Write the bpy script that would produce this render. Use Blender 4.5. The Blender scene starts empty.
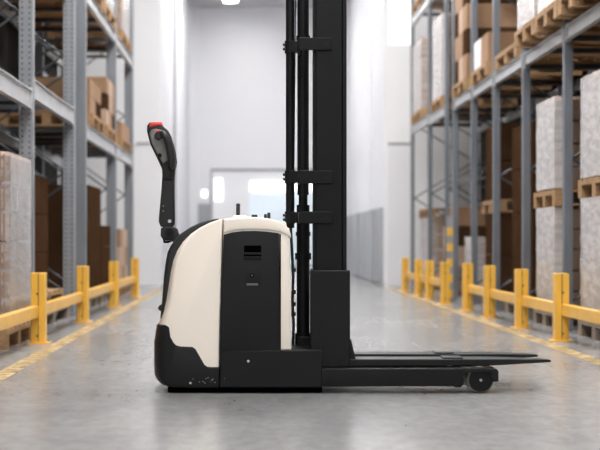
import bpy, math, random
from mathutils import Vector
random.seed(7)
F, VX, HY, H = 1300.0, 252.0, 240.0, 0.768      # focal length in px, vanishing point, eye height
scene = bpy.context.scene
COL = scene.collection

# ------------------------------------------------------------------ materials
def nt(name):
    m = bpy.data.materials.new(name); m.use_nodes = True
    n = m.node_tree; n.nodes.clear()
    out = n.nodes.new('ShaderNodeOutputMaterial')
    return m, n, out
def node(n, t, **kw):
    x = n.nodes.new(t)
    for k, v in kw.items():
        if k in x.inputs: x.inputs[k].default_value = v
        else: setattr(x, k, v)
    return x
def mat(name, col, rough=0.5, metal=0.0, var=0.12, scale=6.0, bump=0.0, bscale=40.0, spec=0.5, coat=0.0, stretch=(1, 1, 1)):
    m, n, out = nt(name)
    p = node(n, 'ShaderNodeBsdfPrincipled')
    p.inputs['Roughness'].default_value = rough; p.inputs['Metallic'].default_value = metal
    p.inputs['Specular IOR Level'].default_value = spec; p.inputs['Coat Weight'].default_value = coat
    tc = node(n, 'ShaderNodeTexCoord'); mp = node(n, 'ShaderNodeMapping'); mp.inputs['Scale'].default_value = stretch
    oi = node(n, 'ShaderNodeObjectInfo')
    ad = node(n, 'ShaderNodeVectorMath', operation='ADD')
    n.links.new(tc.outputs['Object'], ad.inputs[0]); n.links.new(oi.outputs['Random'], ad.inputs[1])
    n.links.new(ad.outputs[0], mp.inputs['Vector'])
    nz = node(n, 'ShaderNodeTexNoise', Scale=scale, Detail=5.0)
    n.links.new(mp.outputs[0], nz.inputs['Vector'])
    rp = node(n, 'ShaderNodeValToRGB')
    a = [max(0, c * (1 - var)) for c in col]; b = [min(1, c * (1 + var)) for c in col]
    rp.color_ramp.elements[0].color = (*a, 1); rp.color_ramp.elements[1].color = (*b, 1)
    rp.color_ramp.elements[0].position = 0.3; rp.color_ramp.elements[1].position = 0.7
    n.links.new(nz.outputs['Fac'], rp.inputs['Fac']); n.links.new(rp.outputs['Color'], p.inputs['Base Color'])
    if bump:
        nb = node(n, 'ShaderNodeTexNoise', Scale=bscale, Detail=3.0)
        n.links.new(mp.outputs[0], nb.inputs['Vector'])
        bp = node(n, 'ShaderNodeBump', Strength=bump, Distance=0.01)
        n.links.new(nb.outputs['Fac'], bp.inputs['Height']); n.links.new(bp.outputs[0], p.inputs['Normal'])
    n.links.new(p.outputs[0], out.inputs[0])
    return m
def emit(name, col, s):
    m, n, out = nt(name)
    e = node(n, 'ShaderNodeEmission', Color=(*col, 1), Strength=s)
    n.links.new(e.outputs[0], out.inputs[0]); return m
M = {}
M['cream'] = mat('cream_paint', (.84, .765, .665), .36, var=.015, scale=3, coat=.2)
M['black'] = mat('charcoal_powder_coat', (.0070, .0070, .0078), .40, var=.10, scale=9, bump=.05, bscale=500, spec=.24)
M['panel'] = mat('charcoal_panel', (.0085, .0085, .0092), .5, var=.06, scale=9, bump=.06, bscale=600, spec=.24)
M['rubber'] = mat('black_rubber', (.008, .008, .008), .6, var=.1, bump=.05, bscale=200)
M['mast'] = mat('black_steel', (.0045, .0045, .005), .45, var=.1, scale=4, spec=.22)
M['slot'] = mat('recess_shade_black', (.001, .001, .001), .8, var=.05, spec=0.0)  # black stands in for shade in recesses and below the chassis
M['fork'] = mat('black_fork_steel', (.009, .009, .0095), .5, var=.15, scale=14, spec=.3)
M['hgrey'] = mat('tiller_grey_plastic', (.16, .16, .15), .5, var=.15, scale=30)
M['red'] = mat('red_plastic', (.75, .06, .045), .35, var=.04)
M['chrome'] = mat('bright_metal', (.65, .65, .66), .25, 1.0, var=.05)
M['plate'] = mat('dull_plate', (.12, .12, .12), .5)
M['lgrey'] = mat('light_grey_plate', (.35, .35, .35), .5, var=.1)
M['poly'] = mat('amber_polyurethane', (.13, .12, .085), .35, var=.1)
M['galv'] = mat('galvanised_steel', (.165, .182, .208), .4, .3, var=.15, scale=9, stretch=(1, 1, .25))
M['galv_light'] = mat('light_galvanised_steel', (.22, .235, .26), .42, .3, var=.1, scale=9, stretch=(1, 1, .25))
M['brace'] = mat('shade_dark_brace_steel', (.06, .066, .075), .5, .2, var=.1)  # darkened to put the rack's inner shade into the colour
M['beam'] = mat('grey_beam_steel', (.50, .51, .53), .4, .35, var=.08, scale=5)
M['shade_sheet'] = mat('painted_shade_sheet', (.012, .010, .009), .8, var=.2, scale=3, spec=.2)  # near-black colour stands in for shade deep behind the racks
M['yellow'] = mat('yellow_guard_paint', (.80, .45, .06), .34, var=.06, scale=7)
M['hblack'] = mat('hazard_black', (.03, .03, .03), .5)
M['wood'] = mat('pallet_wood', (.36, .215, .105), .75, var=.25, scale=14, bump=.15, bscale=60, stretch=(1, 5, 5))
M['wood_grey'] = mat('weathered_pallet_wood', (.24, .195, .15), .8, var=.2, scale=14, bump=.15, bscale=60, stretch=(1, 5, 5))
M['card'] = mat('cardboard', (.32, .195, .115), .7, var=.10, scale=5, spec=.2)
M['card_shade_dark'] = mat('shade_dark_cardboard', (.060, .032, .017), .9, var=.15, scale=5, spec=0.0)  # brown darkened to put deep bay shade into the colour
M['card_pale'] = mat('pale_cardboard', (.46, .33, .25), .65, var=.08, scale=5, spec=.2)
M['tape'] = mat('packing_tape', (.52, .38, .25), .3, var=.05)
M['paper'] = mat('white_label', (.8, .8, .8), .5, var=.03)
M['bag'] = mat('black_plastic_sheet', (.006, .006, .006), .3, var=.1, bump=.5, bscale=9)
M['wall'] = mat('white_wall_panel', (.76, .76, .78), .3, var=.01, scale=1)
M['wallm'] = mat('matt_white_wall', (.80, .80, .82), .55, var=.01, scale=1, spec=.3)
M['wallg'] = mat('pale_grey_wall_panel', (.74, .74, .77), .4, var=.01, scale=1)
M['dado'] = mat('grey_wall_dado', (.34, .35, .37), .4, var=.12, scale=1.5, stretch=(1, 2.5, .4))
M['ceil'] = mat('ceiling_panel', (.55, .54, .56), .6, var=.02)
M['blue'] = mat('pale_blue_door', (.80, .90, .98), .4, var=.02)
M['dgrey'] = mat('mid_grey_trim', (.30, .30, .32), .5, var=.05)
M['lamp'] = emit('lamp_light', (1, .985, .97), 85.0)
M['lamp_dim'] = emit('dim_lamp_light', (1, .985, .97), 95.0)
M['lamp_far'] = emit('far_room_lamp_light', (1, .985, .97), 34.0)
M['lamp_faint'] = emit('faint_lamp_light', (1, .985, .97), 9.0)
M['win'] = emit('lit_window', (1, 1, 1), 1.5)
M['winb'] = emit('lit_window_far', (.96, .98, 1), 1.9)

def floor_material():
    m, n, out = nt('polished_concrete')
    p = node(n, 'ShaderNodeBsdfPrincipled')
    tc = node(n, 'ShaderNodeTexCoord')
    mp = node(n, 'ShaderNodeMapping'); mp.inputs['Scale'].default_value = (1, .55, 1)
    n.links.new(tc.outputs['Object'], mp.inputs[0])
    n1 = node(n, 'ShaderNodeTexNoise', Scale=1.3, Detail=7.0, Roughness=.6)
    n2 = node(n, 'ShaderNodeTexNoise', Scale=16.0, Detail=5.0, Roughness=.65)
    n.links.new(mp.outputs[0], n1.inputs['Vector']); n.links.new(mp.outputs[0], n2.inputs['Vector'])
    ra = node(n, 'ShaderNodeMapRange'); ra.inputs[1].default_value = .25; ra.inputs[2].default_value = .75; ra.inputs[3].default_value = .185; ra.inputs[4].default_value = .32
    rb = node(n, 'ShaderNodeMapRange'); rb.inputs[1].default_value = .2; rb.inputs[2].default_value = .8; rb.inputs[3].default_value = .78; rb.inputs[4].default_value = 1.2
    n.links.new(n1.outputs['Fac'], ra.inputs[0]); n.links.new(n2.outputs['Fac'], rb.inputs[0])
    ml = node(n, 'ShaderNodeMath', operation='MULTIPLY'); n.links.new(ra.outputs[0], ml.inputs[0]); n.links.new(rb.outputs[0], ml.inputs[1])
    cc = node(n, 'ShaderNodeCombineColor'); 
    for i in range(3): n.links.new(ml.outputs[0], cc.inputs[i])
    n.links.new(cc.outputs[0], p.inputs['Base Color']); p.inputs['Roughness'].default_value = .24
    p.inputs['Specular IOR Level'].default_value = .55
    n.links.new(p.outputs[0], out.inputs[0]); return m
M['floor'] = floor_material()

def worn_paint():
    m, n, out = nt('worn_yellow_line_paint')
    p = node(n, 'ShaderNodeBsdfPrincipled'); p.inputs['Base Color'].default_value = (.88, .64, .32, 1); p.inputs['Roughness'].default_value = .4
    t = node(n, 'ShaderNodeBsdfTransparent')
    tc = node(n, 'ShaderNodeTexCoord'); nz = node(n, 'ShaderNodeTexNoise', Scale=7.0, Detail=7.0, Roughness=.7)
    n.links.new(tc.outputs['Object'], nz.inputs['Vector'])
    rp = node(n, 'ShaderNodeValToRGB'); rp.color_ramp.elements[0].position = .40; rp.color_ramp.elements[1].position = .62
    rp.color_ramp.elements[0].color = (.28,) * 3 + (1,); rp.color_ramp.elements[1].color = (.78,) * 3 + (1,)
    mx = node(n, 'ShaderNodeMixShader')
    n.links.new(nz.outputs['Fac'], rp.inputs[0]); n.links.new(rp.outputs[0], mx.inputs[0])
    n.links.new(t.outputs[0], mx.inputs[1]); n.links.new(p.outputs[0], mx.inputs[2]); n.links.new(mx.outputs[0], out.inputs[0])
    return m
M['line'] = worn_paint()

def film_material(name, lo, hi, ior):
    m, n, out = nt(name)
    d = node(n, 'ShaderNodeBsdfDiffuse'); d.inputs['Color'].default_value = (.90, .85, .84, 1)
    g = node(n, 'ShaderNodeBsdfGlossy'); g.inputs['Color'].default_value = (1, 1, 1, 1); g.inputs['Roughness'].default_value = .25
    t = node(n, 'ShaderNodeBsdfTransparent')
    tc = node(n, 'ShaderNodeTexCoord'); mp = node(n, 'ShaderNodeMapping'); mp.inputs['Scale'].default_value = (1, 1, 3.2); mp.inputs['Rotation'].default_value = (.35, 0, 0)
    n.links.new(tc.outputs['Object'], mp.inputs[0])
    nz = node(n, 'ShaderNodeTexNoise', Scale=6.0, Detail=6.0, Distortion=.5); n.links.new(mp.outputs[0], nz.inputs['Vector'])
    mr = node(n, 'ShaderNodeMapRange'); mr.inputs[1].default_value = .40; mr.inputs[2].default_value = .62; mr.inputs[3].default_value = lo; mr.inputs[4].default_value = hi
    n.links.new(nz.outputs['Fac'], mr.inputs[0])
    bp = node(n, 'ShaderNodeBump', Strength=.35, Distance=.02); n.links.new(nz.outputs['Fac'], bp.inputs['Height'])
    fz = node(n, 'ShaderNodeFresnel', IOR=ior)
    for q in (d, g, fz): n.links.new(bp.outputs[0], q.inputs['Normal'])
    mx = node(n, 'ShaderNodeMixShader')
    n.links.new(mr.outputs[0], mx.inputs[0]); n.links.new(t.outputs[0], mx.inputs[1]); n.links.new(d.outputs[0], mx.inputs[2])
    m2 = node(n, 'ShaderNodeMixShader')
    n.links.new(fz.outputs[0], m2.inputs[0]); n.links.new(mx.outputs[0], m2.inputs[1]); n.links.new(g.outputs[0], m2.inputs[2]); n.links.new(m2.outputs[0], out.inputs[0])
    return m
M['film'] = film_material('stretch_film', .24, .40, 1.35)
M['film_clear'] = film_material('clear_stretch_film', .02, .12, 1.2)
M['film_glare'] = film_material('glare_white_stretch_film', .47, .62, 1.6)  # white diffuse part stands in for lamp glare on clear film

def upright_material():
    m, n, out = nt('perforated_upright_steel')
    p = node(n, 'ShaderNodeBsdfPrincipled'); p.inputs['Metallic'].default_value = .5; p.inputs['Roughness'].default_value = .42
    tc = node(n, 'ShaderNodeTexCoord'); sp = node(n, 'ShaderNodeSeparateXYZ'); n.links.new(tc.outputs['Object'], sp.inputs[0])
    fr = node(n, 'ShaderNodeMath', operation='FRACT'); mu = node(n, 'ShaderNodeMath', operation='MULTIPLY'); mu.inputs[1].default_value = 1 / .046
    n.links.new(sp.outputs['Z'], mu.inputs[0]); n.links.new(mu.outputs[0], fr.inputs[0])
    lt = node(n, 'ShaderNodeMath', operation='LESS_THAN'); lt.inputs[1].default_value = .42; n.links.new(fr.outputs[0], lt.inputs[0])
    ab = node(n, 'ShaderNodeMath', operation='ABSOLUTE'); n.links.new(sp.outputs['X'], ab.inputs[0])
    cp = node(n, 'ShaderNodeMath', operation='COMPARE'); cp.inputs[1].default_value = .030; cp.inputs[2].default_value = .0048
    n.links.new(ab.outputs[0], cp.inputs[0])
    an = node(n, 'ShaderNodeMath', operation='MULTIPLY'); n.links.new(lt.outputs[0], an.inputs[0]); n.links.new(cp.outputs[0], an.inputs[1])
    nz = node(n, 'ShaderNodeTexNoise', Scale=8.0); n.links.new(tc.outputs['Object'], nz.inputs['Vector'])
    rp = node(n, 'ShaderNodeValToRGB'); rp.color_ramp.elements[0].color = (.27, .285, .31, 1); rp.color_ramp.elements[1].color = (.38, .395, .42, 1)
    n.links.new(nz.outputs['Fac'], rp.inputs[0])
    mx = node(n, 'ShaderNodeMix', data_type='RGBA'); n.links.new(an.outputs[0], mx.inputs['Factor'])
    n.links.new(rp.outputs[0], mx.inputs['A']); mx.inputs['B'].default_value = (.02, .02, .025, 1)
    n.links.new(mx.outputs['Result'], p.inputs['Base Color']); n.links.new(p.outputs[0], out.inputs[0]); return m
M['upright'] = upright_material()

# ------------------------------------------------------------------ mesh tools
class MB:
    def __init__(s): s.v, s.f = [], []
    def add(s, vs, fs):
        b = len(s.v); s.v += [tuple(v) for v in vs]; s.f += [tuple(b + i for i in f) for f in fs]; return s
    def box(s, x0, x1, y0, y1, z0, z1):
        if x0 > x1: x0, x1 = x1, x0
        if y0 > y1: y0, y1 = y1, y0
        if z0 > z1: z0, z1 = z1, z0
        vs = [(x0, y0, z0), (x1, y0, z0), (x1, y1, z0), (x0, y1, z0), (x0, y0, z1), (x1, y0, z1), (x1, y1, z1), (x0, y1, z1)]
        return s.add(vs, [(0, 3, 2, 1), (4, 5, 6, 7), (0, 1, 5, 4), (1, 2, 6, 5), (2, 3, 7, 6), (3, 0, 4, 7)])
    def prism(s, pts, y0, y1, r=0.0, deform=None, nst=0):
        """XZ outline (any winding) run along Y, with a small rounded rim r at both ends and an optional plan deformation"""
        A = sum(pts[i][0] * pts[(i + 1) % len(pts)][1] - pts[(i + 1) % len(pts)][0] * pts[i][1] for i in range(len(pts)))
        if A < 0: pts = pts[::-1]
        n = len(pts); nrm = []
        for i in range(n):
            a, b, c = Vector(pts[i - 1]), Vector(pts[i]), Vector(pts[(i + 1) % n])
            e1 = (b - a).normalized(); e2 = (c - b).normalized()
            n1 = Vector((e1.y, -e1.x)); n2 = Vector((e2.y, -e2.x)); m = n1 + n2
            if m.length < 1e-6: m = n1
            m = m.normalized(); m = m / max(.4, m.dot(n1)); nrm.append(m)
        st = []
        if r > 0:
            for k in range(4):
                t = math.radians(90 * k / 3); st.append((y0 + r * (1 - math.cos(t)), r * (1 - math.sin(t))))
        else: st.append((y0, 0))
        if nst:
            R = .17
            for k in range(1, nst + 1):
                y = y0 + max(r, .001) + (R - r) * (k / nst) ** 1.4; st.append((y, 0))
        mid = [(y1 - (y - y0), d) for y, d in reversed(st)]
        st = st + mid
        vs = []
        for y, d in st:
            for i in range(n):
                x, z = pts[i][0] - nrm[i].x * d, pts[i][1] - nrm[i].y * d
                if deform: x = deform(x, y, z)
                vs.append((x, y, z))
        fs = []
        for k in range(len(st) - 1):
            for i in range(n):
                j = (i + 1) % n
                fs.append((k * n + i, k * n + j, (k + 1) * n + j, (k + 1) * n + i))
        fs.append(tuple(reversed(range(n)))); fs.append(tuple((len(st) - 1) * n + i for i in range(n)))
        # outline is counter clockwise in XZ: seen from -Y, so the sides need flipping
        fs = [tuple(reversed(f)) for f in fs]
        return s.add(vs, fs)
    def cyl(s, p0, p1, r0, r1=None, seg=20):
        r1 = r0 if r1 is None else r1
        p0, p1 = Vector(p0), Vector(p1); d = (p1 - p0).normalized()
        u = d.orthogonal().normalized(); w = d.cross(u); vs = []
        for p, r in ((p0, r0), (p1, r1)):
            for k in range(seg):
                a = 2 * math.pi * k / seg; vs.append(p + u * (r * math.cos(a)) + w * (r * math.sin(a)))
        fs = [(k, (k + 1) % seg, seg + (k + 1) % seg, seg + k) for k in range(seg)]
        fs += [tuple(reversed(range(seg))), tuple(range(seg, 2 * seg))]
        return s.add(vs, fs)
    def tube(s, pts, r, seg=10):
        pts = [Vector(p) for p in pts]; rs = r if isinstance(r, (list, tuple)) else [r] * len(pts); vs = []
        for i, p in enumerate(pts):
            d = (pts[min(i + 1, len(pts) - 1)] - pts[max(i - 1, 0)]).normalized()
            u = d.cross(Vector((0, 1, 0))); u = u.normalized() if u.length > 1e-4 else Vector((1, 0, 0)); w = d.cross(u)
            for k in range(seg):
                a = 2 * math.pi * k / seg; vs.append(p + u * (rs[i] * math.cos(a)) + w * (rs[i] * math.sin(a)))
        fs = []
        for i in range(len(pts) - 1):
            for k in range(seg): fs.append((i * seg + k, i * seg + (k + 1) % seg, (i + 1) * seg + (k + 1) % seg, (i + 1) * seg + k))
        fs += [tuple(reversed(range(seg))), tuple((len(pts) - 1) * seg + k for k in range(seg))]
        return s.add(vs, fs)
    def build(s, name, m, parent=None, bevel=0.0, smooth=True, angle=32, shift=None, loc=None):
        o = wloc = Vector((0, 0, 0))
        q = parent
        while q is not None: wloc = wloc + q.location; q = q.parent
        if loc is not None: wloc = wloc + Vector(loc)
        me = bpy.data.meshes.new(name)
        me.from_pydata([tuple(Vector(v) - wloc) for v in s.v], [], s.f)
        import bmesh
        bm = bmesh.new(); bm.from_mesh(me); bmesh.ops.recalc_face_normals(bm, faces=bm.faces); bm.to_mesh(me); bm.free()
        me.materials.append(M[m]); me.update()
        if smooth:
            me.shade_smooth(); me.set_sharp_from_angle(angle=math.radians(angle))
        ob = bpy.data.objects.new(name, me); COL.objects.link(ob)
        ob.parent = parent
        if loc is not None: ob.location = loc
        if bevel:
            b = ob.modifiers.new('edge_bevel', 'BEVEL'); b.width = bevel; b.segments = 2; b.limit_method = 'ANGLE'; b.angle_limit = math.radians(40)
            b.harden_normals = False
        return ob
def thing(name, label, cat, loc=(0, 0, 0), group=None):
    o = bpy.data.objects.new(name, None); COL.objects.link(o); o.location = loc; o.empty_display_size = .1
    o['label'] = label; o['category'] = cat
    if group: o['group'] = group
    return o
def tag(o, label, cat, group=None):
    o['label'] = label; o['category'] = cat
    if group: o['group'] = group
    return o
def struct(o): o['kind'] = 'structure'; return o
def dup(o, parent=None):
    c = o.copy(); COL.objects.link(c); c.parent = parent
    for ch in list(o.children): dup(ch, c)
    return c
def W(px, py, D): return ((px - VX) * D / F, H + (HY - py) * D / F)
def P(pts, D): return [W(x, y, D) for x, y in pts]

# ------------------------------------------------------------------ the setting
struct(MB().box(-7, 7, -8, 42, -.1, 0).build('floor', 'floor', smooth=False))
struct(MB().box(-7, 7, -8, 32.2, 6.5, 6.6).build('ceiling', 'ceil', smooth=False))
struct(MB().box(-7.2, -7, -8, 22, 0, 6.5).build('wall_left', 'wallg', smooth=False))
struct(MB().box(7, 7.2, -8, 22, 0, 6.5).build('wall_right', 'wallg', smooth=False))
PD = 21.9
struct(MB().box(-7, -1.53, PD, PD + .25, 0, 6.5).build('wall_portal_left', 'wallm', smooth=False))
pr = MB().box(2.24, 2.30, PD, PD + .25, 0, 6.5).box(2.30, 7, PD, PD + .25, 0, 4.06).box(2.72, 7, PD, PD + .25, 4.06, 6.5)
struct(pr.build('wall_portal_right', 'wallm', smooth=False))
struct(MB().box(2.30, 2.72, PD + .1, PD + .15, 4.06, 6.5).build('window_1', 'win', smooth=False))
struct(MB().box(2.29, 2.73, PD - .02, PD + .02, 2.36, 2.41).build('trim_1', 'dgrey', smooth=False))
struct(MB().box(2.29, 2.73, PD - .015, PD, 0, 2.36).build('trim_2', 'wallg', smooth=False))
struct(MB().box(-1.95, -1.70, PD - .02, PD + .0, 2.38, 2.41).build('trim_3', 'dgrey', smooth=False))
BW = 32.0
struct(MB().box(-1.78, -1.53, PD + .25, BW, 0, 6.5).build('wall_passage_left', 'wallg', smooth=False))
struct(MB().box(-1.56, -1.50, 25.3, 25.75, 0, 6.5).build('trim_4', 'dgrey', smooth=False))
struct(MB().box(2.24, 2.50, PD + .25, BW, 0, 6.5).build('wall_passage_right', 'wall', smooth=False))
dd = MB(); yy = PD + .3; k = 0
while yy < BW - .5:
    e = min(yy + (1.15, .8, 1.4)[k % 3], BW - .02); dd.box((2.19, 2.16, 2.20)[k % 3], 2.24, yy, e - .05, 0.03, 1.32); yy = e; k += 1
struct(dd.build('trim_5', 'dado', smooth=False))
struct(MB().box(2.20, 2.24, 24.2, 24.6, 1.32, 6.5).build('trim_6', 'wallg', smooth=False))
struct(MB().box(-1.53, -1.33, BW - .25, BW, 0, 6.5).build('wall_column', 'wall', smooth=False))
bw = MB().box(-1.8, -.98, BW, BW + .2, 0, 6.5).box(-.98, 1.75, BW, BW + .2, 2.46, 6.5).box(1.75, 2.5, BW, BW + .2, 0, 6.5)
struct(bw.build('wall_back', 'wall', smooth=False))
struct(MB().box(-1.02, 1.8, BW - .04, BW, 2.46, 2.52).box(-1.02, -.98, BW - .04, BW, 0, 2.46).box(1.75, 1.8, BW - .04, BW, 0, 2.46).build('trim_7', 'dgrey', smooth=False))
struct(MB().box(-1.24, -1.10, BW - .02, BW, 1.82, 2.0).build('window_2', 'winb', smooth=False))
struct(MB().box(-1.33, -1.03, BW - .03, BW, 0.02, 1.66).build('trim_8', 'dado', smooth=False))
# room beyond the opening
struct(MB().box(-3, 3, 41, 41.2, 0, 3.6).build('wall_far', 'wall', smooth=False))
struct(MB().box(-3.2, -3, BW + .2, 41, 0, 3.6).box(3, 3.2, BW + .2, 41, 0, 3.6).build('wall_far_sides', 'wallg', smooth=False))
struct(MB().box(-3.2, 3.2, BW + .2, 41.2, 3.6, 3.7).build('ceiling_far', 'ceil', smooth=False))
struct(MB().box(-.05, 2.6, 40.9, 41, 2.3, 2.62).build('window_3', 'winb', smooth=False))
struct(MB().box(-1.18, -.94, 40.9, 41, 2.0, 2.7).build('window_4', 'winb', smooth=False))
struct(MB().box(-.1, 2.6, 40.92, 41, 0.02, 2.2).build('door_1', 'blue', smooth=False))
# painted floor lines
struct(MB().box(-1.475, -1.365, 4, 20.5, 0.0, .002).build('floor_line_1', 'line', smooth=False))
struct(MB().box(2.13, 2.235, 4, 20.8, 0.0, .002).build('floor_line_2', 'line', smooth=False))

# ceiling lamps
lp = thing('ceiling_light', 'lit linear lamp under the ceiling', 'lamp', (0, 0, 6.3), 'linear lamps under the ceiling of the aisle')
MB().box(-.20, .20, -.7, .7, 6.30, 6.34).build('lamp_housing', 'lgrey', lp, smooth=False)
MB().box(-.16, .16, -.66, .66, 6.27, 6.30).build('diffuser', 'lamp', lp, smooth=False)
MB().box(-.01, .01, -.5, -.48, 6.34, 6.5).build('hanger', 'lgrey', lp, smooth=False)
MB().box(-.01, .01, .48, .5, 6.34, 6.5).build('hanger', 'lgrey', lp, smooth=False)
DIM = [q for q in lp.children if q.name == 'diffuser'][0].data.copy(); DIM.materials[0] = M['lamp_dim']
spots = [(x, y) for y in (-2, 1.5, 5, 8.5, 12, 15.5, 19) for x in (-.45, 1.25)] + [(.0, 24), (.0, 27.5)]  # front pairs out of view added to brighten the stacker and near floor
for i, (x, y) in enumerate(spots):
    c = lp if i == 0 else dup(lp)
    c.location = (x, y, 6.3)
    if y > 20:
        for q in c.children:
            if q.name.startswith('diffuser'): q.data = DIM
fl = dup(lp); fl.location = (-.5, 29.9, 6.38); fl['label'] = 'lit lamp hanging under the ceiling before the white back wall'; del fl['group']
for q in fl.children:
    if q.name.startswith('diffuser'): q.data = q.data.copy(); q.data.materials[0] = M['lamp_faint']
for i, (x, y) in enumerate([(-1, 36), (1, 36), (-1, 38.6), (1, 38.6)]):
    c = dup(lp); c.location = (x, y, 3.55); del c['group']; c['group'] = 'lamps in the room beyond the back opening'; c['label'] = 'lit lamp in the room beyond the back opening'
    for ch in list(c.children):
        if ch.name.startswith('hanger'): bpy.data.objects.remove(ch)
        elif ch.name.startswith('diffuser'): ch.data = ch.data.copy(); ch.data.materials[0] = M['lamp_far']

# ------------------------------------------------------------------ the pallet stacker
Y0, Y1 = 6.5, 7.20
YM = 6.85
T = thing('pallet_stacker', 'cream and black electric pallet stacker parked sideways on the grey floor', 'pallet stacker', (.25, YM, 0))
XL = W(152.6, 0, 6.5)[0]
def plan(x, y, z):
    R = .13
    t = min(y - (Y0 - .006), (Y1 + .006) - y)
    if t >= R: return x
    t = max(0, t); sh = R * (1 - math.sqrt(max(0, 1 - ((R - t) / R) ** 2))) * .5
    fo = max(0.0, min(1.0, 1 - (x - XL) / .30))
    return x + sh * fo
# cream rear cover
cov = [(158, 368), (157.3, 345), (157.2, 330), (158.6, 322), (162, 312), (164.8, 300), (167, 286), (169.3, 272), (172, 260), (176, 250.5), (182, 241.5), (190, 233.8), (200, 227.2), (210, 222.6), (219.3, 219.6), (223, 219.2)]
covp = P(cov, 6.55)
covp += [W(223, 219.2, 6.5), W(222, 240, 6.5), W(219.2, 345, 6.5), W(219, 380, 6.5), W(158, 380, 6.5)]
covp = [p for i, p in enumerate(covp) if i == 0 or (Vector(p) - Vector(covp[i - 1])).length > .002]
MB().prism(covp, Y0, Y1, .010, plan, 8).build('rear_cover', 'cream', T, angle=40)
# black back pad
outer = [(160, 318), (161.3, 307), (162.3, 296), (163.6, 278), (165.2, 264), (167.5, 252), (171, 245), (179.3, 234.5), (190, 227.4), (200, 222.6), (208, 220.2), (214, 219.0), (219, 218.6)]
inner = [(219, 224), (208, 227), (198, 233), (188, 241), (182, 251), (178, 263), (176, 280), (174, 296), (172, 310), (168, 319.5), (164.5, 320)]
MB().prism(P(outer + inner, 6.60), Y0 + .055, Y1 - .055, .014, plan, 6).build('back_pad', 'rubber', T, angle=40)
kx, kz = W(161.5, 308, 6.62)
MB().cyl((kx, 6.62, kz), (kx, 6.72, kz), .017).cyl((kx + .012, 6.60, kz - .03), (kx + .012, 6.74, kz - .03), .016).build('pad_catch', 'rubber', T)
# bumper / chassis
bp_ = P([(155.2, 326), (157.2, 325), (159, 327.5), (160.2, 336), (164, 341.5), (168, 344.5), (174, 346.2), (189, 346.8), (192.5, 349), (203, 364.5), (206.5, 366.6), (211, 367)], 6.5)
bp_ += P([(219.3, 367), (219.3, 387.5), (200, 387.5), (180, 387.5), (168, 387.3), (159.5, 385.6), (155.2, 381.5), (152.7, 376), (152.4, 360), (152.4, 343)], 6.5)
MB().prism(bp_, Y0 - .006, Y1 + .006, .008, plan, 8).build('bumper', 'black', T, angle=40)
x0, zt = W(220, 350, 6.494); x1, zb = W(322, 387.5, 6.494)
MB().box(x0, x1, Y0 - .006, Y1 + .006, zb, zt).build('chassis', 'black', T, bevel=.006)
for px, py, s, mm in ((248.3, 361, .007, 'chrome'), (190.5, 383, .006, 'chrome')):
    x, z = W(px, py, 6.494); MB().cyl((x, 6.488, z), (x, 6.50, z), s, seg=12).build('bolt', mm, T)
chips = MB()
random.seed(5)
for px, py in ((199.5, 382), (206, 378.5), (208, 377.8), (212, 380), (213, 379), (203, 381.5), (224, 381.5), (224.5, 378.2), (215, 382.5), (193, 379), (205, 383), (210.5, 382)):
    x, z = W(px, py, 6.494); q = random.uniform(.0010, .0030)
    chips.cyl((x, 6.4925, z), (x, 6.495, z), q, seg=6)
ch = chips.build('paint_chips', 'lgrey', T); ch['kind'] = 'stuff'
a, b = W(168, 0, 6.52), W(322, 0, 6.52)
MB().box(a[0], b[0], Y0 + .012, Y1 - .012, .004, .034).build('underbody_shade', 'slot', T, bevel=.003)  # added black block standing in for shadow under the chassis
# hood, cap, panel
hd = [W(220.5, 350, 6.5), W(223.5, 222, 6.5), W(286, 222, 6.5), W(289.5, 240, 6.5), W(291, 290, 6.5), W(291.2, 350, 6.5)]
MB().prism(hd, Y0 + .002, Y1 - .002, .008).build('hood', 'cream', T, angle=40)
cp = P([(223.4, 233.5), (223.6, 219.4), (229, 218.2), (240, 217.2), (255, 217.0), (268, 218.2), (278, 220.6), (284.5, 224), (289, 229), (291, 234.5), (291, 238.2), (286, 235.0), (279.3, 232.3), (268, 230.6), (255, 229.8), (242, 230.0), (232, 231.3)], 6.5)
MB().prism(cp, Y0 - .005, Y1 + .005, .009).build('top_cap', 'cream', T, angle=40)
pn = P([(220.0, 350), (220.6, 320), (222.2, 270), (223.6, 234.5), (232, 232.3), (242, 231.0), (255, 230.8), (268, 231.6), (279, 233.3), (279.6, 290), (280.2, 350)], 6.5)
pan = MB().prism(pn, Y0 - .0075, Y0 + .02, .003).build('side_panel', 'panel', T, angle=40)
MB().box(W(279.4, 0, 6.5)[0], W(280.9, 0, 6.5)[0], Y0 - .003, Y0 + .02, W(0, 350, 6.5)[1], W(0, 234, 6.5)[1]).build('panel_gap', 'slot', T, smooth=False)
x0, z1 = W(244, 245.5, 6.49); x1, z0 = W(261.3, 260, 6.49)
yp = Y0 - .0075
def inframe(a, b, c, d, t, y0, y1, mbx):
    return mbx.box(a, b, y0, y1, d - t, d).box(a, b, y0, y1, c, c + t).box(a, a + t, y0, y1, c + t, d - t).box(b - t, b, y0, y1, c + t, d - t)
vh = MB(); vh.box(x0, x1, yp - .0008, yp + .004, z0, z1)
pull = vh.build('panel_grip', 'slot', pan, smooth=False)  # flat black plate, painted as the shade of a hand recess
zl = W(0, 252.6, 6.49)[1]
MB().prism([(x0 + .002, zl), (x0 + .002, zl - .010), (x1 - .002, zl - .010), (x1 - .002, zl)], yp - .004, yp + .002, .001).build('grip_lip', 'black', pan, bevel=.001)
MB().box(x0 + .001, x1 - .001, yp - .0025, yp + .001, z0 + .001, z0 + .020).build('grip_shelf', 'mast', pan, bevel=.001)
MB().prism(P([(245.5, 267), (259.5, 267), (261.5, 269), (261.5, 283), (260, 285), (246, 285)], 6.49), yp - .0025, yp + .002, .001).build('lock_plate', 'panel', pan)
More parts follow.
